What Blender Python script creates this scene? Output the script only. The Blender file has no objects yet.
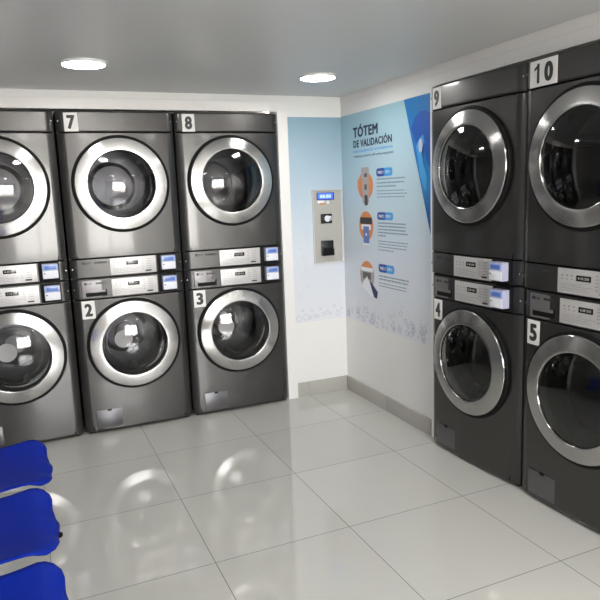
import bpy, bmesh, math, random
from mathutils import Vector, Matrix
random.seed(7)
SC = bpy.context.scene
COL = SC.collection
PI = math.pi

# ------------------------------------------------------------------ materials
def mat(name, col, rough=0.5, metal=0.0, noise=0.0, nscale=8.0, coat=0.0, aniso=0.0, emit=0.0, spec=0.5, bump=0.0):
    m = bpy.data.materials.new(name); m.use_nodes = True
    nt = m.node_tree; b = nt.nodes['Principled BSDF']
    c = (*col, 1.0)
    b.inputs['Base Color'].default_value = c
    b.inputs['Roughness'].default_value = rough
    b.inputs['Metallic'].default_value = metal
    b.inputs['Specular IOR Level'].default_value = spec
    if coat: b.inputs['Coat Weight'].default_value = coat; b.inputs['Coat Roughness'].default_value = 0.08
    if emit:
        b.inputs['Emission Color'].default_value = c; b.inputs['Emission Strength'].default_value = emit
    tc = nt.nodes.new('ShaderNodeTexCoord')
    if noise:
        n = nt.nodes.new('ShaderNodeTexNoise'); n.inputs['Scale'].default_value = nscale; n.inputs['Detail'].default_value = 3
        nt.links.new(tc.outputs['Object'], n.inputs['Vector'])
        r = nt.nodes.new('ShaderNodeMapRange')
        r.inputs['To Min'].default_value = 1 - noise; r.inputs['To Max'].default_value = 1 + noise
        nt.links.new(n.outputs['Fac'], r.inputs['Value'])
        mx = nt.nodes.new('ShaderNodeMix'); mx.data_type = 'RGBA'; mx.blend_type = 'MULTIPLY'
        mx.inputs[0].default_value = 1.0; mx.inputs[6].default_value = c
        nt.links.new(r.outputs['Result'], mx.inputs[7])
        nt.links.new(mx.outputs[2], b.inputs['Base Color'])
    if bump:
        n2 = nt.nodes.new('ShaderNodeTexNoise'); n2.inputs['Scale'].default_value = 3.0
        nt.links.new(tc.outputs['Object'], n2.inputs['Vector'])
        bp = nt.nodes.new('ShaderNodeBump'); bp.inputs['Strength'].default_value = bump; bp.inputs['Distance'].default_value = 0.02
        nt.links.new(n2.outputs['Fac'], bp.inputs['Height']); nt.links.new(bp.outputs['Normal'], b.inputs['Normal'])
    if aniso:
        b.inputs['Anisotropic'].default_value = aniso; b.inputs['Anisotropic Rotation'].default_value = 0.25
        t = nt.nodes.new('ShaderNodeTangent'); t.direction_type = 'RADIAL'; t.axis = 'Y'
        nt.links.new(t.outputs['Tangent'], b.inputs['Tangent'])
    return m

def lin(r, g, b):
    f = lambda v: (v/255/12.92) if v <= 10 else ((v/255+0.055)/1.055)**2.4
    return (f(r), f(g), f(b))

M = {}
M['paint'] = mat('graphite_metallic_paint', (0.073, 0.071, 0.069), 0.34, 0.85, noise=0.05, nscale=90, coat=0.35)
M['cabinet'] = mat('cabinet_side_paint', (0.05, 0.05, 0.05), 0.45, 0.3, noise=0.05)
M['black'] = mat('black_rubber', (0.004, 0.004, 0.004), 0.6, noise=0.05, spec=0.2)
M['blackgloss'] = mat('black_gloss_plastic', (0.01, 0.01, 0.01), 0.15, noise=0.03)
M['chrome'] = mat('brushed_steel_ring', (0.44, 0.435, 0.43), 0.24, 1.0, noise=0.04, nscale=40, aniso=0.9)
M['edge'] = mat('polished_rim', (0.7, 0.7, 0.7), 0.12, 1.0, noise=0.02)
M['drum'] = mat('perforated_drum_steel', (0.10, 0.10, 0.105), 0.32, 1.0, noise=0.2, nscale=30)
M['hub'] = mat('drum_hub_disc', (0.93, 0.90, 0.88), 0.5, 0.0, noise=0.05)
M['panel'] = mat('silver_control_fascia', (0.58, 0.565, 0.56), 0.40, 0.3, noise=0.03, nscale=60)
M['drawer'] = mat('brushed_silver_drawer', (0.22, 0.208, 0.212), 0.40, 0.6, noise=0.05, nscale=60)
M['cover'] = mat('filter_cover_plastic', (0.145, 0.142, 0.150), 0.36, 0.75, noise=0.05, coat=0.2)
M['ink'] = mat('dark_print', (0.03, 0.03, 0.032), 0.5, noise=0.03)
M['inkgrey'] = mat('grey_print', (0.22, 0.21, 0.21), 0.6, noise=0.03)
M['display'] = mat('display_window', (0.012, 0.012, 0.012), 0.15, noise=0.03)
M['seg'] = mat('display_segments', (0.5, 0.5, 0.47), 0.5, noise=0.03)
M['readwhite'] = mat('card_reader_white', (0.80, 0.81, 0.86), 0.4, noise=0.02)
M['readgrey'] = mat('card_reader_shell', (0.42, 0.42, 0.55), 0.4, noise=0.02)
M['readblue'] = mat('card_reader_blue_label', (0.10, 0.19, 0.55), 0.3, noise=0.05)
M['readlight'] = mat('card_reader_pale_blue', (0.35, 0.45, 0.75), 0.3, noise=0.05)
M['sticker'] = mat('white_sticker', (0.83, 0.81, 0.79), 0.5, noise=0.03)
M['wall'] = mat('white_wall_paint', (0.82, 0.815, 0.80), 0.45, noise=0.03, nscale=3)
M['casing'] = mat('white_casing_board', (0.84, 0.82, 0.80), 0.35, noise=0.02, nscale=3)
M['ceiling'] = mat('satin_ceiling_panel', (0.66, 0.67, 0.665), 0.42, noise=0.02, nscale=1.5)
M['warm'] = mat('warm_plaster', (0.27, 0.26, 0.25), 0.5, noise=0.06, nscale=2)
M['frontwall'] = mat('front_wall_paint', (0.46, 0.37, 0.31), 0.5, noise=0.05, nscale=2)
M['darkpaint'] = mat('recess_grey', (0.10, 0.10, 0.10), 0.8, noise=0.05)
M['lamp'] = mat('lamp_diffuser', (1.0, 0.98, 0.95), 0.5, emit=22)
M['lampring'] = mat('lamp_white_rim', (0.85, 0.85, 0.85), 0.4, noise=0.02)
M['seat'] = mat('royal_blue_plastic', (0.0, 0.017, 0.31), 0.55, noise=0.06, nscale=12, spec=0.15)
M['steel'] = mat('bench_steel', (0.40, 0.40, 0.41), 0.42, 1.0, noise=0.05)
M['kiosk'] = mat('beige_grey_panel', (0.45, 0.44, 0.405), 0.5, noise=0.04)
M['kioskedge'] = mat('kiosk_frame', (0.62, 0.62, 0.60), 0.45, noise=0.03)
M['lcd'] = mat('lit_blue_lcd', lin(62, 92, 235), 0.3, emit=0.55)
M['lcdtext'] = mat('lcd_digits', lin(170, 190, 255), 0.3, emit=0.5)
M['lcdframe'] = mat('navy_lcd_frame', (0.01, 0.012, 0.06), 0.3, noise=0.03)
M['orange'] = mat('poster_orange', lin(220, 138, 78), 0.5, noise=0.05)
M['navy'] = mat('poster_navy', lin(22, 34, 92), 0.5, noise=0.03)
M['ptext'] = mat('poster_dark_text', lin(14, 22, 62), 0.5, noise=0.02)
M['pgrey'] = mat('poster_grey_text', lin(130, 148, 166), 0.5, noise=0.02)
M['pcyan'] = mat('poster_cyan', lin(70, 160, 225), 0.5, noise=0.03)
M['pblue'] = mat('poster_pill_blue', lin(38, 72, 160), 0.5, noise=0.03)
M['pgreyfill'] = mat('poster_device_grey', lin(172, 165, 162), 0.5, noise=0.03)
M['pdarkgrey'] = mat('poster_device_dark', lin(90, 88, 92), 0.5, noise=0.03)
M['pwhite'] = mat('poster_white', lin(236, 238, 244), 0.5, noise=0.02)
M['pphone'] = mat('poster_phone_blue', lin(105, 130, 190), 0.5, noise=0.03)
M['bubble'] = mat('poster_bubble_outline', lin(160, 166, 190), 0.5, noise=0.03)
M['bubblefaint'] = mat('poster_bubble_faint', lin(190, 198, 220), 0.5, noise=0.03)
M['swirl'] = mat('poster_swirl_blue', lin(16, 84, 176), 0.5, noise=0.05)
M['base'] = mat('skirting_tile', (0.44, 0.43, 0.395), 0.2, noise=0.05, nscale=5)
M['frame'] = mat('dark_aluminium', (0.12, 0.12, 0.12), 0.4, 0.6, noise=0.03)
M['pavement'] = mat('street_pavement', (0.42, 0.38, 0.34), 0.8, noise=0.15, nscale=3)
M['facade'] = mat('street_facade', (0.70, 0.52, 0.38), 0.8, noise=0.1, nscale=2)

def math_node(nt, op, a, b=None):
    n = nt.nodes.new('ShaderNodeMath'); n.operation = op
    for i, v in enumerate((a, b)):
        if v is None: continue
        if isinstance(v, (int, float)): n.inputs[i].default_value = v
        else: nt.links.new(v, n.inputs[i])
    return n.outputs[0]

def floor_material():
    m = bpy.data.materials.new('polished_porcelain_tiles'); m.use_nodes = True
    nt = m.node_tree; b = nt.nodes['Principled BSDF']
    tc = nt.nodes.new('ShaderNodeTexCoord'); sx = nt.nodes.new('ShaderNodeSeparateXYZ')
    nt.links.new(tc.outputs['Object'], sx.inputs[0])
    X, Y = sx.outputs[0], sx.outputs[1]
    T = 0.611
    rt = -0.0035
    u = math_node(nt, 'DIVIDE', math_node(nt, 'ADD', math_node(nt, 'SUBTRACT', X, math_node(nt, 'MULTIPLY', Y, rt)), 1.0472), T)
    v = math_node(nt, 'DIVIDE', math_node(nt, 'ADD', math_node(nt, 'ADD', Y, math_node(nt, 'MULTIPLY', X, rt)), 0.5354), T)
    def line(w):
        f = math_node(nt, 'FRACT', math_node(nt, 'ADD', w, 100.5))
        d = math_node(nt, 'ABSOLUTE', math_node(nt, 'SUBTRACT', f, 0.5))
        return math_node(nt, 'LESS_THAN', d, 0.0027)
    g = math_node(nt, 'MAXIMUM', line(u), line(v))
    cell = nt.nodes.new('ShaderNodeCombineXYZ')
    nt.links.new(math_node(nt, 'FLOOR', math_node(nt, 'ADD', u, 0.0)), cell.inputs[0]); nt.links.new(math_node(nt, 'FLOOR', v), cell.inputs[1])
    wn = nt.nodes.new('ShaderNodeTexWhiteNoise'); nt.links.new(cell.outputs[0], wn.inputs['Vector'])
    n = nt.nodes.new('ShaderNodeTexNoise'); n.inputs['Scale'].default_value = 2.2; n.inputs['Detail'].default_value = 4
    nt.links.new(tc.outputs['Object'], n.inputs['Vector'])
    k = math_node(nt, 'ADD', math_node(nt, 'MULTIPLY', wn.outputs['Value'], 0.05), math_node(nt, 'MULTIPLY', n.outputs['Fac'], 0.08))
    k = math_node(nt, 'ADD', k, 0.92)
    mx = nt.nodes.new('ShaderNodeMix'); mx.data_type = 'RGBA'; mx.blend_type = 'MULTIPLY'; mx.inputs[0].default_value = 1
    mx.inputs[6].default_value = (0.58, 0.575, 0.535, 1); nt.links.new(k, mx.inputs[7])
    m2 = nt.nodes.new('ShaderNodeMix'); m2.data_type = 'RGBA'
    nt.links.new(g, m2.inputs[0]); nt.links.new(mx.outputs[2], m2.inputs[6]); m2.inputs[7].default_value = (0.13, 0.125, 0.11, 1)
    nt.links.new(m2.outputs[2], b.inputs['Base Color'])
    rr = math_node(nt, 'ADD', math_node(nt, 'MULTIPLY', g, 0.5), 0.045)
    nt.links.new(rr, b.inputs['Roughness'])
    b.inputs['Specular IOR Level'].default_value = 0.6
    return m
M['floor'] = floor_material()

def gradient_material(name, stops, z0, z1):
    """printed vinyl whose ink fades with height on the sheet itself"""
    m = bpy.data.materials.new(name); m.use_nodes = True
    nt = m.node_tree; b = nt.nodes['Principled BSDF']
    tc = nt.nodes.new('ShaderNodeTexCoord'); sx = nt.nodes.new('ShaderNodeSeparateXYZ'); nt.links.new(tc.outputs['Object'], sx.inputs[0])
    mr = nt.nodes.new('ShaderNodeMapRange'); mr.inputs['From Min'].default_value = z0; mr.inputs['From Max'].default_value = z1
    nt.links.new(sx.outputs[2], mr.inputs['Value'])
    cr = nt.nodes.new('ShaderNodeValToRGB'); e = cr.color_ramp.elements
    e[0].position, e[0].color = stops[0][0], (*stops[0][1], 1)
    e[1].position, e[1].color = stops[-1][0], (*stops[-1][1], 1)
    for p_, c_ in stops[1:-1]:
        x = e.new(p_); x.color = (*c_, 1)
    n = nt.nodes.new('ShaderNodeTexNoise'); n.inputs['Scale'].default_value = 1.5; nt.links.new(tc.outputs['Object'], n.inputs['Vector'])
    ad = math_node(nt, 'ADD', mr.outputs['Result'], math_node(nt, 'MULTIPLY', math_node(nt, 'SUBTRACT', n.outputs['Fac'], 0.5), 0.12))
    nt.links.new(ad, cr.inputs['Fac']); nt.links.new(cr.outputs['Color'], b.inputs['Base Color'])
    b.inputs['Roughness'].default_value = 0.35
    return m
M['vinyl'] = gradient_material('printed_vinyl_right', [(0.0, lin(228, 229, 234)), (0.3, lin(214, 222, 232)), (0.62, lin(188, 212, 224)), (1.0, lin(154, 192, 206))], 0.53, 1.97)
M['vinylback'] = gradient_material('printed_vinyl_back', [(0.0, lin(226, 227, 232)), (0.35, lin(214, 220, 228)), (0.7, lin(178, 198, 212)), (1.0, lin(142, 172, 190))], 0.53, 1.97)
M['wedge'] = gradient_material('printed_blue_wedge', [(0.0, lin(16, 60, 140)), (0.35, lin(36, 132, 195)), (0.6, lin(18, 112, 190)), (1.0, lin(14, 120, 190))], 1.19, 1.97)

def glass_material(name, tint, refl, gain=1.0):
    m = bpy.data.materials.new(name); m.use_nodes = True
    nt = m.node_tree; nt.nodes.remove(nt.nodes['Principled BSDF'])
    out = nt.nodes['Material Output']
    tr = nt.nodes.new('ShaderNodeBsdfTransparent'); tr.inputs[0].default_value = (*tint, 1)
    gl = nt.nodes.new('ShaderNodeBsdfGlossy'); gl.inputs['Roughness'].default_value = 0.05; gl.inputs[0].default_value = (0.95, 0.95, 0.95, 1)
    fr = nt.nodes.new('ShaderNodeFresnel'); fr.inputs['IOR'].default_value = refl
    n = nt.nodes.new('ShaderNodeTexNoise'); n.inputs['Scale'].default_value = 4
    bp = nt.nodes.new('ShaderNodeBump'); bp.inputs['Strength'].default_value = 0.02; bp.inputs['Distance'].default_value = 0.02
    nt.links.new(n.outputs['Fac'], bp.inputs['Height']); nt.links.new(bp.outputs['Normal'], gl.inputs['Normal'])
    mx = nt.nodes.new('ShaderNodeMixShader')
    gn = nt.nodes.new('ShaderNodeMath'); gn.operation = 'MULTIPLY'; gn.inputs[1].default_value = gain
    nt.links.new(fr.outputs[0], gn.inputs[0]); nt.links.new(gn.outputs[0], mx.inputs[0]); nt.links.new(tr.outputs[0], mx.inputs[1]); nt.links.new(gl.outputs[0], mx.inputs[2])
    nt.links.new(mx.outputs[0], out.inputs['Surface'])
    return m
M['glass'] = glass_material('door_glass', (0.70, 0.70, 0.71), 1.6)
M['bowl'] = glass_material('door_glass_bowl', (0.85, 0.85, 0.86), 1.35, 0.35)
M['pane'] = glass_material('shopfront_glass', (0.93, 0.95, 0.95), 1.45)

# ------------------------------------------------------------------ mesh helpers
def link(o, parent=None):
    COL.objects.link(o)
    if parent is not None: o.parent = parent
    return o
def obj(name, bm, m, parent=None, smooth=True, angle=35):
    me = bpy.data.meshes.new(name)
    bmesh.ops.recalc_face_normals(bm, faces=bm.faces)
    bm.to_mesh(me); bm.free()
    if smooth and len(me.polygons):
        me.polygons.foreach_set('use_smooth', [True]*len(me.polygons))
        me.set_sharp_from_angle(angle=math.radians(angle))
    o = bpy.data.objects.new(name, me)
    me.materials.append(m)
    if name in ('front_panel', 'control_fascia', 'top_fascia'):
        wn = o.modifiers.new('even_shading', 'WEIGHTED_NORMAL'); wn.weight = 80; wn.keep_sharp = True
    return link(o, parent)
def empty(name, loc=(0, 0, 0), rz=0):
    o = bpy.data.objects.new(name, None); o.empty_display_size = 0.1
    o.location = loc; o.rotation_euler = (0, 0, rz)
    return link(o)
def tag(o, label=None, cat=None, group=None, kind=None):
    if label: o['label'] = label
    if cat: o['category'] = cat
    if group: o['group'] = group
    if kind: o['kind'] = kind
    return o
def add_box(bm, x0, x1, y0, y1, z0, z1, bevel=0.0, seg=2):
    vs = [bm.verts.new((x, y, z)) for x in (x0, x1) for y in (y0, y1) for z in (z0, z1)]
    F = [(0, 1, 3, 2), (4, 6, 7, 5), (0, 4, 5, 1), (2, 3, 7, 6), (0, 2, 6, 4), (1, 5, 7, 3)]
    fs = [bm.faces.new([vs[i] for i in f]) for f in F]
    if bevel:
        es = list({e for f in fs for e in f.edges})
        bmesh.ops.bevel(bm, geom=es, offset=bevel, segments=seg, profile=0.6, affect='EDGES', clamp_overlap=True)
def box(name, m, parent, *a, bevel=0.0, seg=2):
    bm = bmesh.new(); add_box(bm, *a, bevel=bevel, seg=seg); return obj(name, bm, m, parent)
def add_lathe_y(bm, prof, cx, cz, n=96, cap_start=False, cap_end=False):
    rings = []
    for r, y in prof:
        rings.append([bm.verts.new((cx + r*math.cos(2*PI*k/n), y, cz + r*math.sin(2*PI*k/n))) for k in range(n)])
    for a, b in zip(rings, rings[1:]):
        for k in range(n):
            bm.faces.new((a[k], a[(k+1) % n], b[(k+1) % n], b[k]))
    if cap_start: bm.faces.new(rings[0])
    if cap_end: bm.faces.new(rings[-1])
def add_lathe_z(bm, prof, cx, cy, n=48, cap_start=False, cap_end=False):
    rings = []
    for r, z in prof:
        rings.append([bm.verts.new((cx + r*math.cos(2*PI*k/n), cy + r*math.sin(2*PI*k/n), z)) for k in range(n)])
    for a, b in zip(rings, rings[1:]):
        for k in range(n): bm.faces.new((a[k], a[(k+1) % n], b[(k+1) % n], b[k]))
    if cap_start: bm.faces.new(rings[0])
    if cap_end: bm.faces.new(rings[-1])
def add_tube(bm, p0, p1, r, n=14):
    p0, p1 = Vector(p0), Vector(p1); d = (p1-p0).normalized()
    a = d.orthogonal().normalized(); b = d.cross(a)
    R = [[bm.verts.new(p + (a*math.cos(2*PI*k/n) + b*math.sin(2*PI*k/n))*r) for k in range(n)] for p in (p0, p1)]
    for k in range(n): bm.faces.new((R[0][k], R[0][(k+1) % n], R[1][(k+1) % n], R[1][k]))
    bm.faces.new(R[0]); bm.faces.new(R[1])
def text_mesh(body, size, bold=0.0, depth=0.0006, align='LEFT', sx=1.0, space=1.0):
    """mesh of a text in its own XY plane, faces towards +Z"""
    cu = bpy.data.curves.new('lettering', 'FONT'); cu.body = body; cu.size = size; cu.offset = bold
    cu.extrude = depth/2; cu.space_character = space; cu.align_x = align; cu.resolution_u = 4
    t = bpy.data.objects.new('lettering', cu); COL.objects.link(t)
    bpy.context.view_layer.update()
    dg = bpy.context.evaluated_depsgraph_get()
    me = bpy.data.meshes.new_from_object(t.evaluated_get(dg))
    bpy.data.objects.remove(t)
    for v in me.vertices: v.co.x *= sx
    return me
def fit_text(body, w, h, bold=0.0, depth=0.0006):
    """text scaled so that its inked box is w x h, lower left at 0,0"""
    base = text_mesh(body, 1.0, 0.0, 0.02, space=1.0+2.2*bold)
    if bold:                                                    # thicken the strokes by laying shifted copies together
        bm = bmesh.new()
        for k, (dx, dy) in enumerate([(0, 0), (1, 0), (-1, 0), (0, .7), (0, -.7), (.7, .5), (-.7, .5), (.7, -.5), (-.7, -.5)]):
            b2 = base.copy(); b2.transform(Matrix.Translation((dx*bold, dy*bold, k*0.002))); bm.from_mesh(b2)
        me = bpy.data.meshes.new('lettering'); bm.to_mesh(me); bm.free()
    else: me = base
    xs = [v.co.x for v in me.vertices]; ys = [v.co.y for v in me.vertices]
    x0, x1, y0, y1 = min(xs), max(xs), min(ys), max(ys)
    for v in me.vertices:
        v.co.x = (v.co.x-x0)/(x1-x0)*w; v.co.y = (v.co.y-y0)/(y1-y0)*h; v.co.z = v.co.z/0.02*depth
    return me
def place_text(name, me, m, parent, T):
    me.transform(T); me.materials.clear(); me.materials.append(m)
    o = bpy.data.objects.new(name, me); return link(o, parent)
FRONT = Matrix(((1, 0, 0, 0), (0, 0, -1, 0), (0, 1, 0, 0), (0, 0, 0, 1)))     # text XY -> XZ facing -Y

# ------------------------------------------------------------------ laundry machines (local frame: x along the front, y into the machine, z up)
W, H, D = 0.686, 0.9943, 0.745
CX, CZ = 0.343, 0.561
def bulge(x):
    """front surface depth at x: soft shoulders at both sides, gentle bow in the middle"""
    e = min(x, W-x)
    s = 1.0 if e >= 0.045 else math.sin(PI/2*max(e, 0)/0.045)**0.8
    t = (x-W/2)/(W/2)
    return -0.020*s - 0.016*(1-t*t)
XS = [0, 0.002, 0.006, 0.012, 0.019, 0.027, 0.036, 0.045]
XS = XS + [0.045 + (W-0.09)*k/16 for k in range(1, 16)] + [W-x for x in reversed(XS)]
def add_strip(bm, z0, z1, lip=0.004):
    """a bowed band of the front between two heights, with rounded lips that turn inwards"""
    rows = []
    zz = [(z0, 0.010), (z0+lip*0.3, 0.003), (z0+lip, 0.0), (z0+lip+0.003, 0.0), (z1-lip-0.003, 0.0), (z1-lip, 0.0), (z1-lip*0.3, 0.003), (z1, 0.010)]
    for z, dy in zz: rows.append([bm.verts.new((x, bulge(x)+dy, z)) for x in XS])
    for a, b in zip(rows, rows[1:]):
        for k in range(len(XS)-1): bm.faces.new((a[k], a[k+1], b[k+1], b[k]))
def add_main_panel(bm, z0, z1, rh=0.262, lip_bottom=0.012):
    """band with a round porthole"""
    xa, xb = XS[7], XS[-8]
    lip = 0.004
    za, zb = z0+lip_bottom, z1-lip
    # side strips
    for xs in (XS[:8], XS[-8:]):
        rows = []
        for z, dy in [(z0, 0.012), (z0+lip_bottom*0.3, 0.004), (za, 0), (zb, 0), (z1-lip*0.3, 0.003), (z1, 0.010)]:
            rows.append([bm.verts.new((x, bulge(x)+dy, z)) for x in xs])
        for a, b in zip(rows, rows[1:]):
            for k in range(len(xs)-1): bm.faces.new((a[k], a[k+1], b[k+1], b[k]))
    xm = XS[7:-7]
    for rws in ([(z0, 0.012), (z0+lip_bottom*0.3, 0.004), (za, 0)], [(zb, 0), (z1-lip*0.3, 0.003), (z1, 0.010)]):
        rows = [[bm.verts.new((x, bulge(x)+dy, z)) for x in xm] for z, dy in rws]
        for a, b in zip(rows, rows[1:]):
            for k in range(len(xm)-1): bm.faces.new((a[k], a[k+1], b[k+1], b[k]))
    n = 128; rings = []
    for s in range(9):
        t = s/8
        ring = []
        for k in range(n):
            an = 2*PI*k/n; c, sn = math.cos(an), math.sin(an)
            kx = ((xb-CX) if c > 0 else (CX-xa))/max(abs(c), 1e-9)
            kz = ((zb-CZ) if sn > 0 else (CZ-za))/max(abs(sn), 1e-9)
            R = min(kx, kz)
            r = rh + (R-rh)*t
            x, z = CX+r*c, CZ+r*sn
            ring.append(bm.verts.new((x, bulge(x), z)))
        rings.append(ring)
    for a, b in zip(rings, rings[1:]):
        for k in range(n): bm.faces.new((a[k], a[(k+1) % n], b[(k+1) % n], b[k]))
    bmesh.ops.remove_doubles(bm, verts=bm.verts, dist=0.0004)

def card_reader(root, z0):
    x0, x1 = 0.541, 0.629; z1 = z0+0.100; z0 += 0.012
    shell = box('card_reader', M['readgrey'], root, x0, x1, -0.078, -0.030, z0, z1, bevel=0.003)
    box('white_front', M['readwhite'], shell, x0+0.002, x1-0.002, -0.0795, -0.0765, z0+0.003, z0+0.048, bevel=0.001)
    box('label_plate', M['readlight'], shell, x0+0.002, x1-0.002, -0.0795, -0.0765, z0+0.051, z1-0.004, bevel=0.001)
    box('blue_label', M['readblue'], shell, x0+0.014, x1-0.012, -0.0805, -0.079, z0+0.056, z1-0.011, bevel=0.0006)
    box('card_slot', M['ink'], shell, x0+0.008, x0+0.016, -0.0805, -0.079, z0+0.030, z0+0.036)
    # dark surround the reader is sunk in
    box('reader_surround', M['black'], root, x0-0.020, x1+0.008, -0.0385, -0.020, z0-0.016, z1+0.010, bevel=0.002)

def control_panel(root, z0):
    x0, x1 = 0.232, 0.513; z1 = z0+0.106; yf = -0.0385
    p = box('control_panel', M['panel'], root, x0, x1, yf, -0.022, z0, z1, bevel=0.002)
    d = box('display', M['display'], p, x0+0.098, x0+0.170, yf-0.0015, yf+0.001, z0+0.058, z0+0.082, bevel=0.0008)
    place_text('display_digits', fit_text('0:38 250', 0.054, 0.010), M['seg'], p, Matrix.Translation((x0+0.107, yf-0.0018, z0+0.065)) @ FRONT)
    for k in range(5):                                          # programme keys in the right column
        z = z0+0.028+k*0.0145
        box('button', M['inkgrey'], p, x0+0.190, x0+0.204, yf-0.0012, yf+0.001, z, z+0.0022)
        box('button', M['inkgrey'], p, x0+0.222, x0+0.252, yf-0.0012, yf+0.001, z, z+0.0022)
    for k in range(3):
        box('button', M['inkgrey'], p, x0+0.022+k*0.025, x0+0.028+k*0.025, yf-0.0012, yf+0.001, z0+0.074, z0+0.080)
        box('button', M['inkgrey'], p, x0+0.022+k*0.025, x0+0.028+k*0.025, yf-0.0012, yf+0.001, z0+0.060, z0+0.064)
    bm = bmesh.new()
    for k, L in enumerate((0.14, 0.12, 0.15, 0.10)):
        x = x0+0.018
        while x < x0+0.018+L:
            w = random.uniform(0.006, 0.018); add_box(bm, x, x+w, yf-0.0007, yf+0.001, z0+0.014+k*0.009, z0+0.0155+k*0.009); x += w+0.004
    obj('printed_instructions', bm, M['inkgrey'], p, smooth=False)
    box('brand_badge', M['ink'], p, x0+0.214, x0+0.250, yf-0.0010, yf+0.001, z0+0.010, z0+0.019, bevel=0.0005)

def brand_print(root, z, m):
    bm = bmesh.new()
    yf = bulge(0.09)-0.0006
    add_lathe_y(bm, [(0.0085, yf+0.0012), (0.0085, yf-0.0008)], 0.078, z, 20, True, True)
    o = obj('brand_mark', bm, m, root)
    place_text('brand_letters', fit_text('LG', 0.024, 0.012, 0.03), m, root, Matrix.Translation((0.092, bulge(0.1)-0.0015, z-0.006)) @ FRONT)
    bm = bmesh.new(); x = 0.140
    for w in (0.012, 0.009, 0.013, 0.008, 0.012, 0.010):
        add_box(bm, x, x+w, bulge(0.17)-0.0022, bulge(0.17)+0.003, z-0.006, z+0.006); x += w+0.0022
    obj('model_name_print', bm, m, root, smooth=False)

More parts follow.
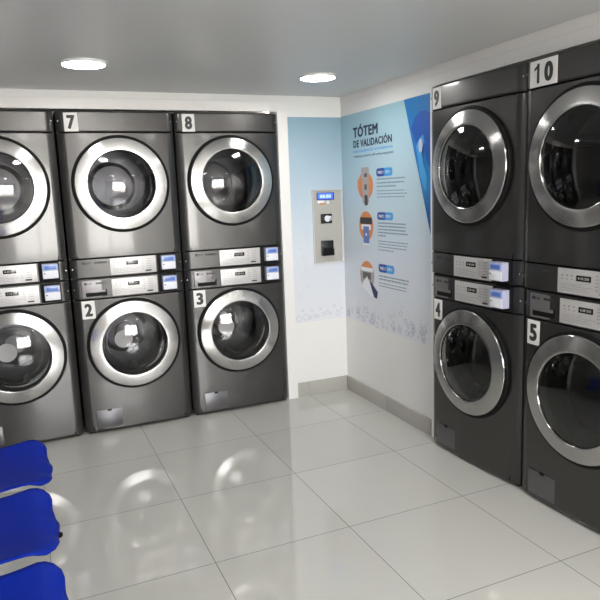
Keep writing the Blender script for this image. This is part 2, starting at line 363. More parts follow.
def machine(name, dryer):
    root = empty(name)
    # cabinet shell, open at the front
    bm = bmesh.new()
    zb = 0.0 if dryer else 0.03
    x0, x1, y0, y1, z0, z1 = 0.0, W, 0.004, D, zb, H-0.003
    t = 0.012
    for b_ in ((x0, x0+t, y0, y1, z0, z1), (x1-t, x1, y0, y1, z0, z1), (x0+t, x1-t, y0, y1, z1-t, z1), (x0+t, x1-t, y0, y1, z0, z0+t), (x0+t, x1-t, y1-t, y1, z0+t, z1-t)):
        add_box(bm, *b_)
    obj('cabinet', bm, M['cabinet'], root)
    if not dryer:
        box('plinth', M['black'], root, 0.02, W-0.02, 0.006, D-0.02, 0.0, 0.03)
    # bowed front in three bands
    if dryer:
        bm = bmesh.new(); add_strip(bm, 0.003, 0.119); obj('control_fascia', bm, M['paint'], root)
        bm = bmesh.new(); add_main_panel(bm, 0.122, 0.867, lip_bottom=0.004); obj('front_panel', bm, M['paint'], root)
        bm = bmesh.new(); add_strip(bm, 0.870, H-0.002, lip=0.008); obj('top_fascia', bm, M['paint'], root)
        zc = 0.009
    else:
        bm = bmesh.new(); add_main_panel(bm, 0.012, 0.862, lip_bottom=0.014); obj('front_panel', bm, M['paint'], root)
        bm = bmesh.new(); add_strip(bm, 0.865, H-0.003); obj('control_fascia', bm, M['paint'], root)
        zc = 0.874
    control_panel(root, zc); card_reader(root, zc+0.002)
    # screws beside the joint
    for x in (0.012, W-0.012):
        for z in ((0.058, 0.935) if dryer else (0.928,)):
            bm = bmesh.new(); add_lathe_y(bm, [(0.0045, bulge(x)+0.002), (0.0045, bulge(x)-0.003), (0.0025, bulge(x)-0.0045)], x, z, 16, False, True)
            obj('screw', bm, M['edge'], root)
    if dryer:
        brand_print(root, 0.093, M['ink'])
    else:
        x0, x1, z0, z1 = 0.056, 0.222, 0.872, 0.982
        dr = box('detergent_drawer', M['drawer'], root, x0, x1, bulge(0.1)-0.004, -0.010, z0, z1, bevel=0.004)
        yf = bulge(0.1)-0.0045
        box('handle_recess', M['black'], dr, x0+0.020, x1-0.012, yf-0.0008, yf+0.002, z0+0.010, z0+0.034)
        box('handle_recess', M['black'], dr, x1-0.028, x1-0.012, yf-0.0008, yf+0.002, z0+0.030, z0+0.050)
        box('handle_bar', M['drawer'], dr, x0+0.020, x1-0.030, yf-0.003, yf+0.001, z0+0.033, z0+0.047, bevel=0.001)
        bm = bmesh.new(); add_lathe_y(bm, [(0.0085, yf+0.001), (0.0085, yf-0.0008)], x0+0.022, z1-0.020, 20, True, True)
        obj('brand_mark', bm, M['ink'], dr)
        place_text('brand_letters', fit_text('LG', 0.024, 0.012, 0.03), M['ink'], dr, Matrix.Translation((x0+0.035, yf-0.0008, z1-0.026)) @ FRONT)
        bm = bmesh.new(); x = x0+0.082
        for w in (0.010, 0.007, 0.011, 0.006, 0.010, 0.008):
            add_box(bm, x, x+w, yf-0.0008, yf+0.001, z1-0.026, z1-0.015); x += w+0.0022
        obj('model_name_print', bm, M['ink'], dr, smooth=False)
        fx0, fx1, fz0, fz1 = 0.072, 0.232, 0.036, 0.152
        fc = box('filter_cover', M['cover'], root, fx0, fx1, bulge(0.15)-0.004, -0.008, fz0, fz1, bevel=0.003)
        box('finger_notch', M['black'], fc, 0.140, 0.166, bulge(0.15)-0.0048, bulge(0.15)+0.001, fz1-0.009, fz1+0.002, bevel=0.001)
    # door: dark bezel > brushed ring, glass
    yb = -0.034
    bm = bmesh.new()
    add_lathe_y(bm, [(0.262, yb+0.05), (0.291, yb+0.022), (0.291, yb-0.006), (0.286, yb-0.012), (0.278, yb-0.013), (0.273, yb-0.008), (0.265, yb+0.01)], CX, CZ, 128)
    door = obj('door', bm, M['black'], root)
    bm = bmesh.new()
    add_lathe_y(bm, [(0.2745, yb+0.004), (0.2750, yb-0.015), (0.2738, yb-0.0185), (0.271, yb-0.0205)], CX, CZ, 128)
    add_lathe_y(bm, [(0.271, yb-0.0205), (0.258, yb-0.0235), (0.240, yb-0.0272), (0.218, yb-0.0302), (0.205, yb-0.0318), (0.2022, yb-0.0312), (0.2005, yb-0.027)], CX, CZ, 128)
    add_lathe_y(bm, [(0.2005, yb-0.027), (0.2003, yb-0.015)], CX, CZ, 128)
    obj('door_ring', bm, M['chrome'], door, angle=60)
    bm = bmesh.new()
    prof = []
    for k in range(15):
        a = k/14; r = 0.2004*math.cos(a*PI/2) if k < 14 else 0.0008
        prof.append((r, yb-0.0240-0.031*(1-(r/0.2004)**2)))
    add_lathe_y(bm, prof, CX, CZ, 96, cap_end=True)
    obj('door_glass', bm, M['glass'], door, angle=80)
    bm = bmesh.new()
    add_lathe_y(bm, [(0.2002, yb-0.012), (0.190, yb+0.0), (0.178, yb+0.06), (0.166, yb+0.115), (0.150, yb+0.140), (0.10, yb+0.155), (0.05, yb+0.160), (0.001, yb+0.162)], CX, CZ, 96, cap_end=True)
    obj('glass_bowl', bm, M['bowl'], door, angle=80)
    bm = bmesh.new()
    add_lathe_y(bm, [(0.262, yb+0.05), (0.235, yb+0.06), (0.225, yb+0.10), (0.214, 0.10), (0.205, 0.125), (0.22, 0.14)], CX, CZ, 96)
    obj('door_gasket', bm, M['black'], root)
    if not dryer:
        bm = bmesh.new(); add_lathe_y(bm, [(0.058, 0.121), (0.058, 0.119), (0.001, 0.119)], CX-0.048, CZ+0.002, 48, True, True)
        tag(obj('round_label', bm, M['hub'], door), 'round pale disc seen behind the door glass')
    # drum
    bm = bmesh.new()
    add_lathe_y(bm, [(0.222, 0.14), (0.27, 0.15), (0.285, 0.17), (0.285, 0.44), (0.275, 0.455), (0.16, 0.46), (0.13, 0.40), (0.001, 0.395)], CX, CZ, 96, cap_end=True)
    drum = obj('drum', bm, M['drum'], root, angle=50)
    for k in range(3):
        an = PI/2+0.35+k*2*PI/3; bm = bmesh.new()
        add_box(bm, -0.03, 0.03, 0.18, 0.43, 0.0, 0.055, bevel=0.012, seg=3)
        for v in bm.verts:
            if v.co.z > 0.03: v.co.x *= 0.45
        bmesh.ops.transform(bm, matrix=Matrix.Translation((CX, 0, CZ)) @ Matrix.Rotation(an, 4, 'Y') @ Matrix.Translation((0, 0, -0.28)), verts=bm.verts)
        obj('drum_paddle', bm, M['drum'], drum)
    if not dryer:
        bm = bmesh.new(); add_lathe_y(bm, [(0.062, 0.398), (0.062, 0.380), (0.056, 0.374), (0.02, 0.372), (0.001, 0.372)], CX, CZ, 48, cap_end=True)
        obj('hub_disc', bm, M['hub'], drum)
    return root

def copy_tree(o, parent=None):
    c = o.copy(); COL.objects.link(c); c.parent = parent
    for ch in list(o.children): copy_tree(ch, c)
    return c
def number_sticker(root, digits, dryer, x0, w=0.078):
    z0, z1 = (0.872, 0.978) if dryer else (0.740, 0.850)
    z0, z1 = (0.873, 0.981) if dryer else (0.744, 0.856)
    ys = [bulge(x0), bulge(x0+w)]
    bm = bmesh.new(); n = 8; fr = []; bk = []
    for k in range(n+1):
        x = x0+w*k/n
        fr.append([bm.verts.new((x, bulge(x)-0.0016, z)) for z in (z0, z1)]); bk.append([bm.verts.new((x, bulge(x)+0.0012, z)) for z in (z0, z1)])
    for k in range(n):
        bm.faces.new((fr[k][0], fr[k+1][0], fr[k+1][1], fr[k][1])); bm.faces.new((bk[k][0], bk[k][1], bk[k+1][1], bk[k+1][0]))
        for j in (0, 1): bm.faces.new((fr[k][j], fr[k+1][j], bk[k+1][j], bk[k][j]))
    bm.faces.new((fr[0][0], fr[0][1], bk[0][1], bk[0][0])); bm.faces.new((fr[n][0], fr[n][1], bk[n][1], bk[n][0]))
    s = obj('number_sticker', bm, M['sticker'], root)
    tw = (0.046 if len(digits) == 1 else 0.112)
    if digits == '10':
        me = fit_text('0', 0.049, 0.080, 0.058, 0.0008)
        b1 = bmesh.new(); b1.from_mesh(me)
        for v in b1.verts: v.co.x += tw-0.049
        pts = [(0.020, 0.0), (0.034, 0.0), (0.034, 0.080), (0.024, 0.080), (0.017, 0.070), (0.004, 0.062), (0.004, 0.051), (0.020, 0.060)]
        a_ = [b1.verts.new((x, y, 0.0004)) for x, y in pts]; c_ = [b1.verts.new((x, y, -0.0004)) for x, y in pts]
        b1.faces.new(a_); b1.faces.new(c_[::-1])
        for k in range(8): b1.faces.new((a_[k], c_[k], c_[(k+1) % 8], a_[(k+1) % 8]))
        b1.to_mesh(me); b1.free()
    else: me = fit_text(digits, tw, 0.080, 0.058, 0.0008)
    # follow the bowed front
    ox = x0+(w-tw)/2; oz = (z0+z1)/2-0.040
    me.transform(Matrix.Translation((ox, -0.0022, oz)) @ FRONT)
    for v in me.vertices: v.co.y += bulge(v.co.x)
    me.materials.clear(); me.materials.append(M['ink'])
    link(bpy.data.objects.new('printed_number', me), s)

P_ = W + 0.0132
washer0 = machine('washing_machine', False)
dryer0 = machine('tumble_dryer', True)
spots = []                                                      # (x, y, rotation)
for k in (2, 1, 0): spots.append((-W - k*P_, 0.0, 0.0))
RD = Vector((0.0331, -0.99945)); RA = math.atan2(RD.y, RD.x)
PR = Vector((0.4556, -1.1284))
for k in (0, 1):
    q = PR + RD*((P_-0.006)*k) - Vector((0.006*k, 0)); spots.append((q.x, q.y, RA))
wl = ['dark grey washing machine at the far left, under the leftmost dryer, partly cut off',
      'dark grey washing machine with number 2 sticker, between two other washers by the back wall',
      'dark grey washing machine with number 3 sticker, beside the white casing board',
      'dark washing machine with number 4 sticker, at the right wall next to the poster',
      'dark washing machine with number 5 sticker, nearest at the right wall']
dl = ['dark grey tumble dryer at the far left, on the leftmost washer, partly cut off',
      'dark grey tumble dryer with number 7 sticker, stacked on washer 2',
      'dark grey tumble dryer with number 8 sticker, stacked on washer 3',
      'dark tumble dryer with number 9 sticker, stacked on washer 4',
      'dark tumble dryer with number 10 sticker, stacked on washer 5']
wnum = [None, '2', '3', '4', '5']; dnum = [None, '7', '8', '9', '10']
wr = [washer0] + [copy_tree(washer0) for _ in range(4)]
dr_ = [dryer0] + [copy_tree(dryer0) for _ in range(4)]
for r_ in wr[3:]:                                               # the right bank shows no pale disc
    for ch in list(r_.children):
        for g in list(ch.children):
            if g.name.startswith('round_label'): bpy.data.objects.remove(g)
for i, (x, y, a) in enumerate(spots):
    for root, z, lab, num, cat, grp in ((wr[i], 0.0, wl[i], wnum[i], 'washing machine', 'front-loading washers in the bottom row'),
                                        (dr_[i], H, dl[i], dnum[i], 'dryer', 'tumble dryers in the top row')):
        root.location = (x, y, z); root.rotation_euler = (0, 0, a)
        if i >= 3 and cat == 'washing machine':                 # the lower units of the right bank stand a touch nearer the room's front
            root.location = (x+RD.x*0.008*(i-2), y+RD.y*0.008*(i-2), z)
        tag(root, lab, cat, grp)
        if num:
            sx = 0.044 if i < 3 else 0.038
            number_sticker(root, num, cat == 'dryer', sx, 0.078 if len(num) == 1 else 0.158)

# ------------------------------------------------------------------ room shell
ZC = 2.108; XR = 0.4963; YW = 0.0204; XL = -2.42; YF = -6.6
def struct(name, bm, m, smooth=False):
    o = obj(name, bm, m, None, smooth=smooth); o['kind'] = 'structure'; return o
bm = bmesh.new(); add_box(bm, XL-0.1, 1.5, YF-0.1, 1.0, -0.12, 0.0); struct('floor', bm, M['floor'])
bm = bmesh.new(); add_box(bm, XL-0.1, 1.5, YF-0.1, 1.0, ZC, ZC+0.12); struct('ceiling', bm, M['ceiling'])
# back wall with the recess that holds the left bank
bm = bmesh.new()
add_box(bm, 0.003, XR+0.08, YW, YW+0.11, 0, ZC)
add_box(bm, XL-0.1, 0.003, YW, YW+0.11, 2.004, ZC)
add_box(bm, XL-0.1, -2.17, YW, YW+0.11, 0, 2.004)
struct('wall_back', bm, M['wall'])
bm = bmesh.new(); add_box(bm, XL-0.1, 0.2, 0.86, 0.96, 0, ZC); struct('wall_recess', bm, M['darkpaint'])
# right wall with its own recess
YO, YE = -1.112, -2.56
bm = bmesh.new()
add_box(bm, XR, XR+0.10, YO, YW, 0, ZC)
add_box(bm, XR, XR+0.10, YE, YO, 2.004, ZC)
add_box(bm, XR, XR+0.10, YF, YE, 0, ZC)
struct('wall_right', bm, M['wall'])
bm = bmesh.new(); add_box(bm, 1.34, 1.44, YE-0.3, 0.12, 0, ZC); struct('wall_recess_right', bm, M['darkpaint'])
bm = bmesh.new(); add_box(bm, XL-0.1, XL, YF, YW, 0, ZC); struct('wall_left', bm, M['warm'])
# casing board round the left recess (proud of the wall)
bm = bmesh.new()
add_box(bm, -2.24, 0.082, -0.002, YW, 2.000, 2.064, bevel=0.002)
add_box(bm, 0.008, 0.082, -0.002, YW, 0.0, 2.000, bevel=0.002)
add_box(bm, -2.24, -2.100, -0.002, YW, 0.0, 2.000, bevel=0.002)
struct('trim_1', bm, M['casing'])
bm = bmesh.new(); add_box(bm, XR-0.006, XR, YO, -1.062, 0.0, 2.0, bevel=0.001); struct('trim_2', bm, M['casing'])
# front wall and shopfront behind the camera
bm = bmesh.new()
add_box(bm, XL, -1.55, YF-0.1, YF, 0, ZC); add_box(bm, 0.20, XR, YF-0.1, YF, 0, ZC); add_box(bm, -1.55, 0.20, YF-0.1, YF, 2.02, ZC); add_box(bm, -1.55, 0.20, YF-0.1, YF, 0, 0.55)
struct('wall_front', bm, M['frontwall'])
bm = bmesh.new()
for a in ((-1.55, -1.50), (-0.70, -0.65), (0.15, 0.20)): add_box(bm, a[0], a[1], YF-0.08, YF-0.02, 0.55, 2.02, bevel=0.003)
add_box(bm, -1.50, 0.15, YF-0.079, YF-0.021, 1.97, 2.02); add_box(bm, -1.50, 0.15, YF-0.079, YF-0.021, 0.55, 0.61)
w1 = struct('window_1', bm, M['frame'])
pane = box('window_pane', M['pane'], w1, -1.5, 0.15, YF-0.055, YF-0.047, 0.61, 1.97)
# skirting tiles
def skirting(name, p0, along, cuts, th=0.010, h=0.103):
    root = tag(empty(name), kind='structure')
    for a, b in zip(cuts, cuts[1:]):
        if along == 'x': box('skirting_tile', M['base'], root, a+0.001, b-0.001, p0-th, p0, 0, h, bevel=0.001)
        else: box('skirting_tile', M['base'], root, p0-th, p0, b+0.001, a-0.001, 0, h, bevel=0.001)
    return root
skirting('baseboard_back', YW, 'x', [0.083, 0.179, XR-0.010])
skirting('baseboard_right', XR, 'y', [YW-0.0, -0.546, -1.062])
skirting('baseboard_right_front', XR, 'y', [YE, -3.2, -3.8, -4.4, -5.0, -5.6, -6.2, YF])
# soft cove where the right wall meets the ceiling
bm = bmesh.new(); add_box(bm, XR-0.004, XR, YE, YW, 2.062, ZC, bevel=0.001); struct('trim_3', bm, M['casing'])
# street outside (seen only as reflections)
bm = bmesh.new(); add_box(bm, -8, 8, -16, YF-0.1, -0.14, -0.04); struct('ground', bm, M['pavement'])

# ------------------------------------------------------------------ ceiling lamps
def lamp(x, y):
    r = empty('ceiling_lamp', (x, y, ZC))
    bm = bmesh.new(); add_lathe_z(bm, [(0.107, -0.0005), (0.106, -0.010), (0.100, -0.014), (0.096, -0.0125)], 0, 0, 64, True); obj('lamp_rim', bm, M['lampring'], r)
    bm = bmesh.new(); add_lathe_z(bm, [(0.0958, -0.008), (0.0955, -0.0135), (0.088, -0.0155), (0.001, -0.0165)], 0, 0, 64, True, True); obj('lamp_diffuser', bm, M['lamp'], r)
    return r
tag(lamp(-1.280, -0.800), 'round white ceiling lamp above the number 7 dryer', 'ceiling lamp', 'flush round ceiling lamps')
tag(lamp(-0.008, -0.690), 'round white ceiling lamp near the poster corner', 'ceiling lamp', 'flush round ceiling lamps')
for i, (x, y) in enumerate([(-1.28, -2.75), (-0.01, -2.75), (-1.28, -4.7), (-0.01, -4.7)]):
    tag(lamp(x, y), ['round ceiling lamp of the middle row, on the left side of the room', 'round ceiling lamp of the middle row, on the right side of the room',
                     'round ceiling lamp nearest the shopfront, left', 'round ceiling lamp nearest the shopfront, right'][i], 'ceiling lamp', 'flush round ceiling lamps')

# ------------------------------------------------------------------ payment kiosk set in the back wall
K = empty('payment_terminal', (0.0, YW, 0.0)); tag(K, 'beige payment terminal panel with blue display set in the back wall by the corner', 'payment terminal')
kx0, kx1, kz0, kz1 = 0.252, 0.484, 0.958, 1.478
bm = bmesh.new()
f = 0.006
add_box(bm, kx0, kx1, -0.014, 0.0, kz1-f, kz1, bevel=0.001); add_box(bm, kx0, kx1, -0.014, 0.0, kz0, kz0+f, bevel=0.001)
add_box(bm, kx0, kx0+f, -0.0135, 0.0, kz0+f, kz1-f); add_box(bm, kx1-f*1.6, kx1, -0.0135, 0.0, kz0+f, kz1-f)
obj('terminal_frame', bm, M['kioskedge'], K)
box('face_plate', M['kiosk'], K, kx0+f, kx1-f*1.6, -0.004, 0.0, kz0+f, kz1-f)
d = box('display', M['lcdframe'], K, 0.288, 0.420, -0.012, -0.003, 1.405, 1.456, bevel=0.001)
box('lit_screen', M['lcd'], d, 0.293, 0.410, -0.0128, -0.0115, 1.411, 1.452)
place_text('screen_digits', fit_text('88:88', 0.085, 0.022, 0.01), M['lcdtext'], d, Matrix.Translation((0.309, -0.0130, 1.420)) @ FRONT)
box('selector_button', M['pwhite'], K, 0.292, 0.345, -0.010, -0.003, 1.384, 1.403, bevel=0.002)
box('selector_button', M['orange'], K, 0.312, 0.350, -0.0105, -0.003, 1.374, 1.385, bevel=0.002)
bm = bmesh.new(); add_lathe_y(bm, [(0.012, -0.003), (0.012, -0.009), (0.010, -0.011)], 0.372, 1.388, 24, cap_end=True); obj('round_button', bm, M['pwhite'], K)
c = box('card_reader', M['blackgloss'], K, 0.313, 0.399, -0.014, -0.003, 1.240, 1.308, bevel=0.003)
bm = bmesh.new(); add_lathe_y(bm, [(0.022, -0.013), (0.022, -0.019), (0.017, -0.022)], 0.360, 1.274, 32, cap_end=True); add_box(bm, 0.352, 0.392, -0.019, -0.0135, 1.262, 1.292, bevel=0.003); obj('reader_head', bm, M['pwhite'], c)
box('reader_lens', M['black'], c, 0.372, 0.384, -0.021, -0.018, 1.266, 1.278)
h = box('coin_return', M['blackgloss'], K, 0.309, 0.396, -0.034, -0.003, 1.012, 1.120, bevel=0.004)
box('return_flap', M['black'], h, 0.317, 0.388, -0.037, -0.032, 1.020, 1.070, bevel=0.002)
box('side_lug', M['black'], h, 0.392, 0.404, -0.028, -0.003, 1.012, 1.060, bevel=0.002)

# ------------------------------------------------------------------ printed vinyl on both walls
TH = 0.0012
vb = box('wall_graphic', M['vinylback'], None, 0.084, XR-0.0005, YW-TH, YW-0.0001, 0.545, 1.970)
tag(vb, 'pale blue vinyl graphic on the narrow back wall, around the payment terminal', 'wall graphic')
def add_ring_x(bm, x, y, z, r, w=0.002, n=18):
    a = [[bm.verts.new((x, y+rr*math.cos(2*PI*k/n), z+rr*math.sin(2*PI*k/n))) for k in range(n)] for rr in (r, r-w)]
    for k in range(n): bm.faces.new((a[0][k], a[0][(k+1) % n], a[1][(k+1) % n], a[1][k]))
def add_ring_y(bm, x, y, z, r, w=0.002, n=18):
    a = [[bm.verts.new((x+rr*math.cos(2*PI*k/n), y, z+rr*math.sin(2*PI*k/n))) for k in range(n)] for rr in (r, r-w)]
    for k in range(n): bm.faces.new((a[0][k], a[0][(k+1) % n], a[1][(k+1) % n], a[1][k]))
bm = bmesh.new()
for x, z, r in [(0.12, 0.575, 0.020), (0.175, 0.580, 0.022), (0.21, 0.574, 0.010), (0.245, 0.582, 0.013), (0.27, 0.578, 0.010), (0.31, 0.590, 0.012), (0.345, 0.598, 0.016), (0.37, 0.585, 0.009), (0.43, 0.585, 0.019), (0.40, 0.64, 0.011), (0.15, 0.63, 0.008), (0.22, 0.625, 0.007), (0.29, 0.63, 0.008), (0.46, 0.62, 0.008)]:
    add_ring_y(bm, x, YW-TH-0.0004, z, r)
tag(obj('soap_bubbles', bm, M['bubble'], vb, smooth=False), kind='stuff')
bm = bmesh.new(); rb = random.Random(3)
for k in range(26): add_ring_y(bm, rb.uniform(0.10, 0.22), YW-TH-0.0004, rb.uniform(0.7, 1.75), rb.uniform(0.006, 0.018), 0.0015)
tag(obj('faint_bubbles', bm, M['bubblefaint'], vb, smooth=False), kind='stuff')

VR = box('wall_poster', M['vinyl'], None, XR-TH, XR-0.0001, -1.058, 0.016, 0.545, 1.974)
tag(VR, 'light blue poster headed TÓTEM DE VALIDACIÓN on the right wall', 'poster')
XP = XR-TH
def at_wall(lvl): return XP-0.0004*lvl
# s runs along the wall away from the corner, so y = -s; lettering frame: local X -> -Y, local Y -> Z, local Z -> -X
def WALL(s, z, lvl=1): return Matrix(((0, 0, -1, at_wall(lvl)), (-1, 0, 0, -s), (0, 1, 0, z), (0, 0, 0, 1)))
def poly(name, pts, m, lvl, parent=None, th=0.0004):
    bm = bmesh.new()
    a = [bm.verts.new((at_wall(lvl), -s, z)) for s, z in pts]; b = [bm.verts.new((at_wall(lvl)+th, -s, z)) for s, z in pts]
    bm.faces.new(a); bm.faces.new(list(reversed(b)))
    n = len(pts)
    for k in range(n): bm.faces.new((a[k], a[(k+1) % n], b[(k+1) % n], b[k]))
    bmesh.ops.triangulate(bm, faces=[f_ for f_ in bm.faces if len(f_.verts) > 4])
    return obj(name, bm, m, parent or VR, smooth=False)
def ellipse(cs, cz, rs, rz, n=40, a0=0, a1=2*PI): return [(cs+rs*math.cos(a0+(a1-a0)*k/n), cz+rz*math.sin(a0+(a1-a0)*k/n)) for k in range(n)]
def rrect(s0, s1, z0, z1, r, n=6):
    P = []
    for cx, cz, a in ((s1-r, z1-r, 0), (s0+r, z1-r, PI/2), (s0+r, z0+r, PI), (s1-r, z0+r, 1.5*PI)):
        P += [(cx+r*math.cos(a+PI/2*k/n), cz+r*math.sin(a+PI/2*k/n)) for k in range(n+1)]
    return P
wd = poly('blue_corner', [(0.792, 1.974), (1.058, 1.974), (1.058, 1.19)], M['wedge'], 1)
cres = [(0.868, 1.80), (0.90, 1.86), (0.96, 1.89), (1.02, 1.885), (1.058, 1.87), (1.058, 1.56), (1.02, 1.62), (0.985, 1.71), (0.955, 1.74), (0.915, 1.715)]
poly('blue_swirl', cres, M['swirl'], 2, wd)
poly('light_swirl', [(0.918, 1.70), (0.95, 1.74), (0.985, 1.76), (1.0, 1.72), (0.975, 1.67), (0.985, 1.60), (1.02, 1.52), (1.01, 1.44), (0.985, 1.47), (0.955, 1.53)], M['pcyan'], 3, wd)
poly('shirt_icon', ellipse(0.962, 1.70, 0.020, 0.038), M['bubblefaint'], 4, wd)
def words_(name, body, s0, s1, z0, z1, m, bold):
    return place_text(name, fit_text(body, s1-s0, z1-z0, bold, 0.0004), m, VR, WALL(s0, z0, 1.5))
words_('poster_heading', 'TÓTEM', 0.158, 0.487, 1.812, 1.896, M['ptext'], 0.045)
words_('poster_heading', 'DE VALIDACIÓN', 0.159, 0.655, 1.746, 1.806, M['ptext'], 0.040)
words_('poster_subheading', 'PARA EQUIPOS DE AUTOSERVICIO', 0.159, 0.662, 1.710, 1.728, M['pcyan'], 0.004)
words_('poster_subheading', 'Validating totem for self service equipment', 0.162, 0.672, 1.676, 1.696, M['navy'], 0.0)
def pill(s0, s1, z0, z1, a, b):
    mid = (s0+s1)/2; h_ = (z1-z0)/2
    p_ = poly('step_badge', rrect(s0, s1, z0, z1, h_*0.8), M['pcyan'], 1)
    left = [q for q in rrect(s0, s1, z0, z1, h_*0.8) if q[0] < mid]
    left = sorted(left, key=lambda q: math.atan2(q[1]-(z0+z1)/2, q[0]-mid) % (2*PI))
    poly('badge_half', [(mid, z1)] + left + [(mid, z0)], M['pblue'], 2, p_)
    place_text('badge_text', fit_text(a, (s1-s0)*0.34, h_*0.75, 0.025, 0.0004), M['pwhite'], p_, WALL(s0+0.022, z0+h_*0.62, 3.5))
    place_text('badge_text', fit_text(b, (s1-s0)*0.30, h_*0.65, 0.01, 0.0004), M['pwhite'], p_, WALL(mid+0.012, z0+h_*0.66, 3.5))
pill(0.460, 0.655, 1.545, 1.596, 'PASO 1', 'STEP 1')
pill(0.463, 0.656, 1.270, 1.319, 'PASO 2', 'STEP 2')
pill(0.468, 0.662, 0.930, 0.984, 'PASO 3', 'STEP 3')
def para(lines, m, hgt=0.010):
    """small print: rows of word-length strokes"""
    bm = bmesh.new(); rr = random.Random(11)
    for s0, s1, z in lines:
        s = s0
        while s < s1-0.006:
            w = min(rr.uniform(0.010, 0.040), s1-s)
            add_box(bm, at_wall(1.2), XP, -(s+w), -s, z, z+hgt); s += w+0.005
    return obj('paragraph_print', bm, m, VR, smooth=False)
para([(0.464, 0.80, 1.524), (0.464, 0.79, 1.500), (0.464, 0.69, 1.478)], M['pgrey'], 0.009)
para([(0.464, 0.79, 1.452), (0.464, 0.824, 1.433), (0.464, 0.79, 1.413)], M['pgrey'], 0.006)
para([(0.468, 0.80, 1.245), (0.468, 0.80, 1.225), (0.468, 0.80, 1.204), (0.468, 0.82, 1.184), (0.468, 0.566, 1.164)], M['pgrey'], 0.009)
para([(0.468, 0.828, 1.130), (0.468, 0.81, 1.112), (0.468, 0.81, 1.093), (0.468, 0.66, 1.073)], M['pgrey'], 0.006)
para([(0.470, 0.826, 0.900), (0.470, 0.815, 0.880)], M['pgrey'], 0.009)
para([(0.468, 0.804, 0.855), (0.468, 0.80, 0.836)], M['pgrey'], 0.006)
# step 1: hand inserting a card in a totem
i1 = poly('step_icon', ellipse(0.312, 1.492, 0.103, 0.092), M['orange'], 1)
poly('icon_totem', rrect(0.272, 0.358, 1.375, 1.600, 0.012), M['pgreyfill'], 2, i1)
poly('icon_totem_top', rrect(0.262, 0.364, 1.540, 1.612, 0.010), M['pgreyfill'], 2.5, i1)
poly('icon_screen', rrect(0.300, 0.340, 1.548, 1.572, 0.004), M['pdarkgrey'], 3, i1)
poly('icon_slot', rrect(0.300, 0.332, 1.465, 1.500, 0.004), M['pdarkgrey'], 3, i1)
poly('icon_base', rrect(0.300, 0.340, 1.362, 1.430, 0.004), M['ink'], 3, i1)
poly('icon_hand', [(0.205, 1.535), (0.232, 1.520), (0.262, 1.505), (0.268, 1.480), (0.240, 1.470), (0.212, 1.500)], M['orange'], 3, i1)
# step 2: receipt coming out of a slot
i2 = poly('step_icon', ellipse(0.312, 1.225, 0.096, 0.098), M['orange'], 1)
poly('icon_slot', rrect(0.232, 0.392, 1.238, 1.282, 0.004), M['ink'], 2, i2)
poly('icon_receipt', rrect(0.250, 0.375, 1.200, 1.235, 0.004), M['pwhite'], 3, i2)
poly('icon_phone', rrect(0.275, 0.352, 1.108, 1.222, 0.006), M['pphone'], 4, i2)
poly('icon_dot', ellipse(0.313, 1.168, 0.010, 0.010, 16), M['pwhite'], 5, i2)
poly('icon_phone_foot', rrect(0.270, 0.360, 1.096, 1.110, 0.003), M['pwhite'], 4, i2)
# step 3: hand paying at a reader
i3 = poly('step_icon', ellipse(0.312, 0.892, 0.096, 0.096), M['orange'], 1)
poly('icon_reader', rrect(0.222, 0.402, 0.838, 0.930, 0.010), M['pgreyfill'], 2, i3)
poly('icon_reader_top', rrect(0.232, 0.392, 0.918, 0.944, 0.006), M['pwhite'], 3, i3)
poly('icon_reader_slot', rrect(0.255, 0.365, 0.865, 0.910, 0.004), M['pdarkgrey'], 3, i3)
poly('icon_hand', [(0.312, 0.885), (0.345, 0.850), (0.375, 0.800), (0.395, 0.765), (0.365, 0.745), (0.335, 0.765), (0.285, 0.790), (0.245, 0.800), (0.255, 0.840), (0.282, 0.860)], M['pwhite'], 4, i3)
poly('icon_sleeve', [(0.345, 0.858), (0.385, 0.840), (0.455, 0.790), (0.440, 0.745), (0.405, 0.752), (0.372, 0.805)], M['navy'], 5, i3)
bm = bmesh.new(); rb = random.Random(5)
for k in range(64):
    s = rb.uniform(0.02, 1.03); dz = abs(rb.gauss(0, 0.05))
    add_ring_x(bm, at_wall(1), -s, 0.562+dz+rb.uniform(0, 0.012), rb.uniform(0.006, 0.021), 0.0028)
tag(obj('soap_bubbles', bm, M['bubble'], VR, smooth=False), kind='stuff')
bm = bmesh.new()
for k in range(30):
    add_ring_x(bm, at_wall(1), -rb.uniform(0.02, 1.03), rb.uniform(0.60, 0.74), rb.uniform(0.005, 0.014), 0.0015)
for k in range(14):
    add_ring_x(bm, at_wall(1), -rb.uniform(0.80, 0.92), rb.uniform(1.5, 1.8), rb.uniform(0.005, 0.014), 0.0015)
tag(obj('faint_bubbles', bm, M['bubblefaint'], VR, smooth=False), kind='stuff')

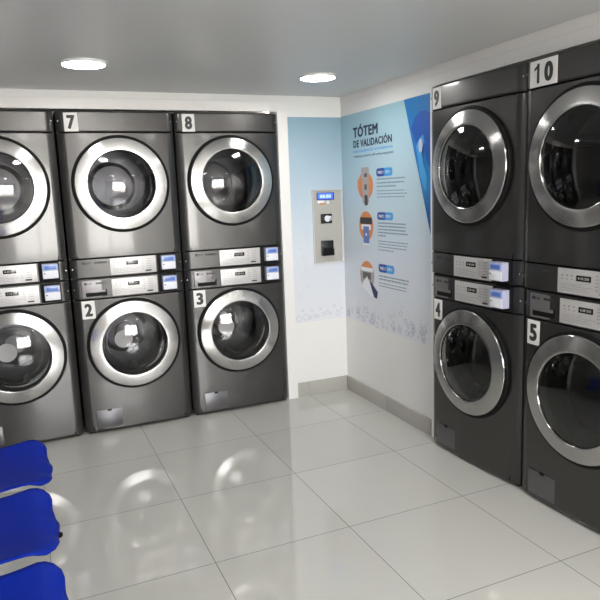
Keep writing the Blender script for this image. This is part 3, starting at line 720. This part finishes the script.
# ------------------------------------------------------------------ three-seat waiting bench (only its front edges are in view)
B = empty('waiting_bench', (-1.84, -1.97, 0.0))
tag(B, 'waiting bench with royal blue plastic seats, cut off at the lower left corner', 'bench')
def seat_shell(y0):
    """moulded shell: u across the seat (0 far .. 1 near), v from the front roll to the top of the back"""
    bm = bmesh.new(); NU, NV = 28, 44; rows = []
    Wd = 0.462
    for j in range(NV+1):
        v = j/NV; row = []
        for i in range(NU+1):
            u = i/NU; a = 2*u-1
            # profile along the seat, distance from the front edge and height
            if v < 0.52:
                t = v/0.52; x = -0.415*t; z = 0.018*math.sin(PI*min(t*2.2, 1))*0.2 - 0.022*math.sin(PI*t) + (-0.030*(1-t/0.14)**2 if t < 0.14 else 0)
            else:
                t = (v-0.52)/0.48; ang = min(t/0.22, 1.0)*math.radians(76)
                if t < 0.22: x = -0.415-0.07*math.sin(ang)/math.sin(math.radians(76)); z = 0.07*(1-math.cos(ang))
                else: q = (t-0.22)/0.78; x = -0.485-0.075*q; z = 0.053+0.34*q
            # width narrows at the rounded corners
            wf = 1.0
            if v < 0.075: wf = 1-0.12*(1-math.sqrt(max(0, 1-(1-v/0.075)**2)))
            if v > 0.93: wf = 1-0.25*(1-math.sqrt(max(0, 1-((v-0.93)/0.07)**2)))
            wf *= 1 - 0.035*math.sin(PI*min(max((v-0.06)/0.2, 0), 1))
            y = -a*Wd/2*wf
            # wave of the front edge: tongue in the middle, wings drawn back
            if v < 0.25:
                k = 1-v/0.25
                tab = [(-1.0, 0.009), (-0.85, 0.015), (-0.6, 0.013), (-0.35, 0.018), (-0.10, 0.029), (0.10, 0.027), (0.30, 0.021), (0.58, 0.024), (0.78, 0.014), (0.9, 0.000), (1.0, -0.014)]
                for (a0, r0), (a1, r1) in zip(tab, tab[1:]):
                    if a0 <= a <= a1:
                        q = (a-a0)/(a1-a0); q = q*q*(3-2*q); x += k*(r0+(r1-r0)*q)
                z += -0.012*k*math.exp(-(a/0.6)**2)
            if v < 0.55: z += 0.020*abs(a)**3
            else: x += 0.035*abs(a)**2.5
            row.append(bm.verts.new((x, y, z)))
        rows.append(row)
    for p, q in zip(rows, rows[1:]):
        for i in range(NU): bm.faces.new((p[i], p[i+1], q[i+1], q[i]))
    o = obj('seat', bm, M['seat'], B, angle=80)
    o.location = (-1.640+1.84+(0.012 if y0 < -2.3 else 0), y0+1.97, 0.450)
    so = o.modifiers.new('thickness', 'SOLIDIFY'); so.thickness = 0.008; so.offset = -1
    return o
for y0 in (-1.484, -1.990, -2.505): seat_shell(y0)
bx, by = 1.84, 1.97
bm = bmesh.new(); add_box(bm, -0.035, 0.025, -0.92, 0.80, 0.335, 0.385, bevel=0.006); obj('beam', bm, M['steel'], B)
for yl in (-1.24, -2.70):
    bm = bmesh.new()
    add_box(bm, -0.025, 0.015, yl+by-0.02, yl+by+0.02, 0.03, 0.336, bevel=0.004)
    add_box(bm, -0.26, 0.214, yl+by-0.022, yl+by+0.022, 0.012, 0.040, bevel=0.008)
    obj('leg', bm, M['steel'], B)
    for xx in (-0.25, 0.238):
        bm = bmesh.new(); add_lathe_z(bm, [(0.020, 0.0), (0.020, 0.010), (0.012, 0.013)], xx-0.012, yl+by, 20, True, True); obj('rubber_foot', bm, M['black'], B)
for y0 in (-1.468, -1.972, -2.492):
    bm = bmesh.new(); add_box(bm, -0.20, 0.12, y0+by-0.10, y0+by-0.075, 0.384, 0.406, bevel=0.003); add_box(bm, -0.20, 0.12, y0+by+0.075, y0+by+0.10, 0.384, 0.406, bevel=0.003)
    obj('seat_bracket', bm, M['steel'], B)

# ------------------------------------------------------------------ camera
yaw, pitch, roll = 0.4025972, -0.1671481, -0.0386207
Fv = Vector((math.sin(yaw)*math.cos(pitch), math.cos(yaw)*math.cos(pitch), math.sin(pitch)))
R0 = Vector((math.cos(yaw), -math.sin(yaw), 0)); U0 = R0.cross(Fv)
Rv = R0*math.cos(roll) + U0*math.sin(roll); Uv = -R0*math.sin(roll) + U0*math.cos(roll)
cd = bpy.data.cameras.new('camera'); cam = bpy.data.objects.new('camera', cd); COL.objects.link(cam)
cam.matrix_world = Matrix(((Rv.x, Uv.x, -Fv.x, -1.6159), (Rv.y, Uv.y, -Fv.y, -4.0854), (Rv.z, Uv.z, -Fv.z, 1.4630), (0, 0, 0, 1)))
cd.sensor_width = 36; cd.lens = 636.247/600*36; cd.clip_start = 0.02
SC.camera = cam

# ------------------------------------------------------------------ light
w = bpy.data.worlds.new('sky'); SC.world = w; w.use_nodes = True
nt = w.node_tree; bg = nt.nodes['Background']
sky = nt.nodes.new('ShaderNodeTexSky'); sky.sky_type = 'HOSEK_WILKIE'; sky.turbidity = 6
sky.sun_direction = Vector((0.2, 0.6, 0.75)).normalized()
mixn = nt.nodes.new('ShaderNodeMix'); mixn.data_type = 'RGBA'; mixn.inputs[0].default_value = 0.6
nt.links.new(sky.outputs[0], mixn.inputs[6]); mixn.inputs[7].default_value = (1.0, 0.93, 0.87, 1)
nt.links.new(mixn.outputs[2], bg.inputs['Color']); bg.inputs['Strength'].default_value = 20.0
pl = bpy.data.lights.new('shopfront_portal', 'AREA'); pl.shape = 'RECTANGLE'; pl.size = 1.7; pl.size_y = 1.40; pl.energy = 1; pl.cycles.is_portal = True
po = bpy.data.objects.new('shopfront_portal', pl); COL.objects.link(po); po.location = (-0.675, YF-0.06, 1.29); po.rotation_euler = (PI/2, 0, 0)
po.rotation_euler = (-PI/2, 0, PI)

SC.view_settings.view_transform = 'Standard'; SC.view_settings.look = 'None'
SC.view_settings.gamma = 1.0; SC.view_settings.use_curve_mapping = False
SC.view_settings.exposure = 1.55
SC.cycles.use_denoising = True
SC.cycles.max_bounces = 12; SC.cycles.transparent_max_bounces = 24; SC.cycles.glossy_bounces = 6
SC.cycles.sample_clamp_indirect = 8
SC.cycles.caustics_refractive = False
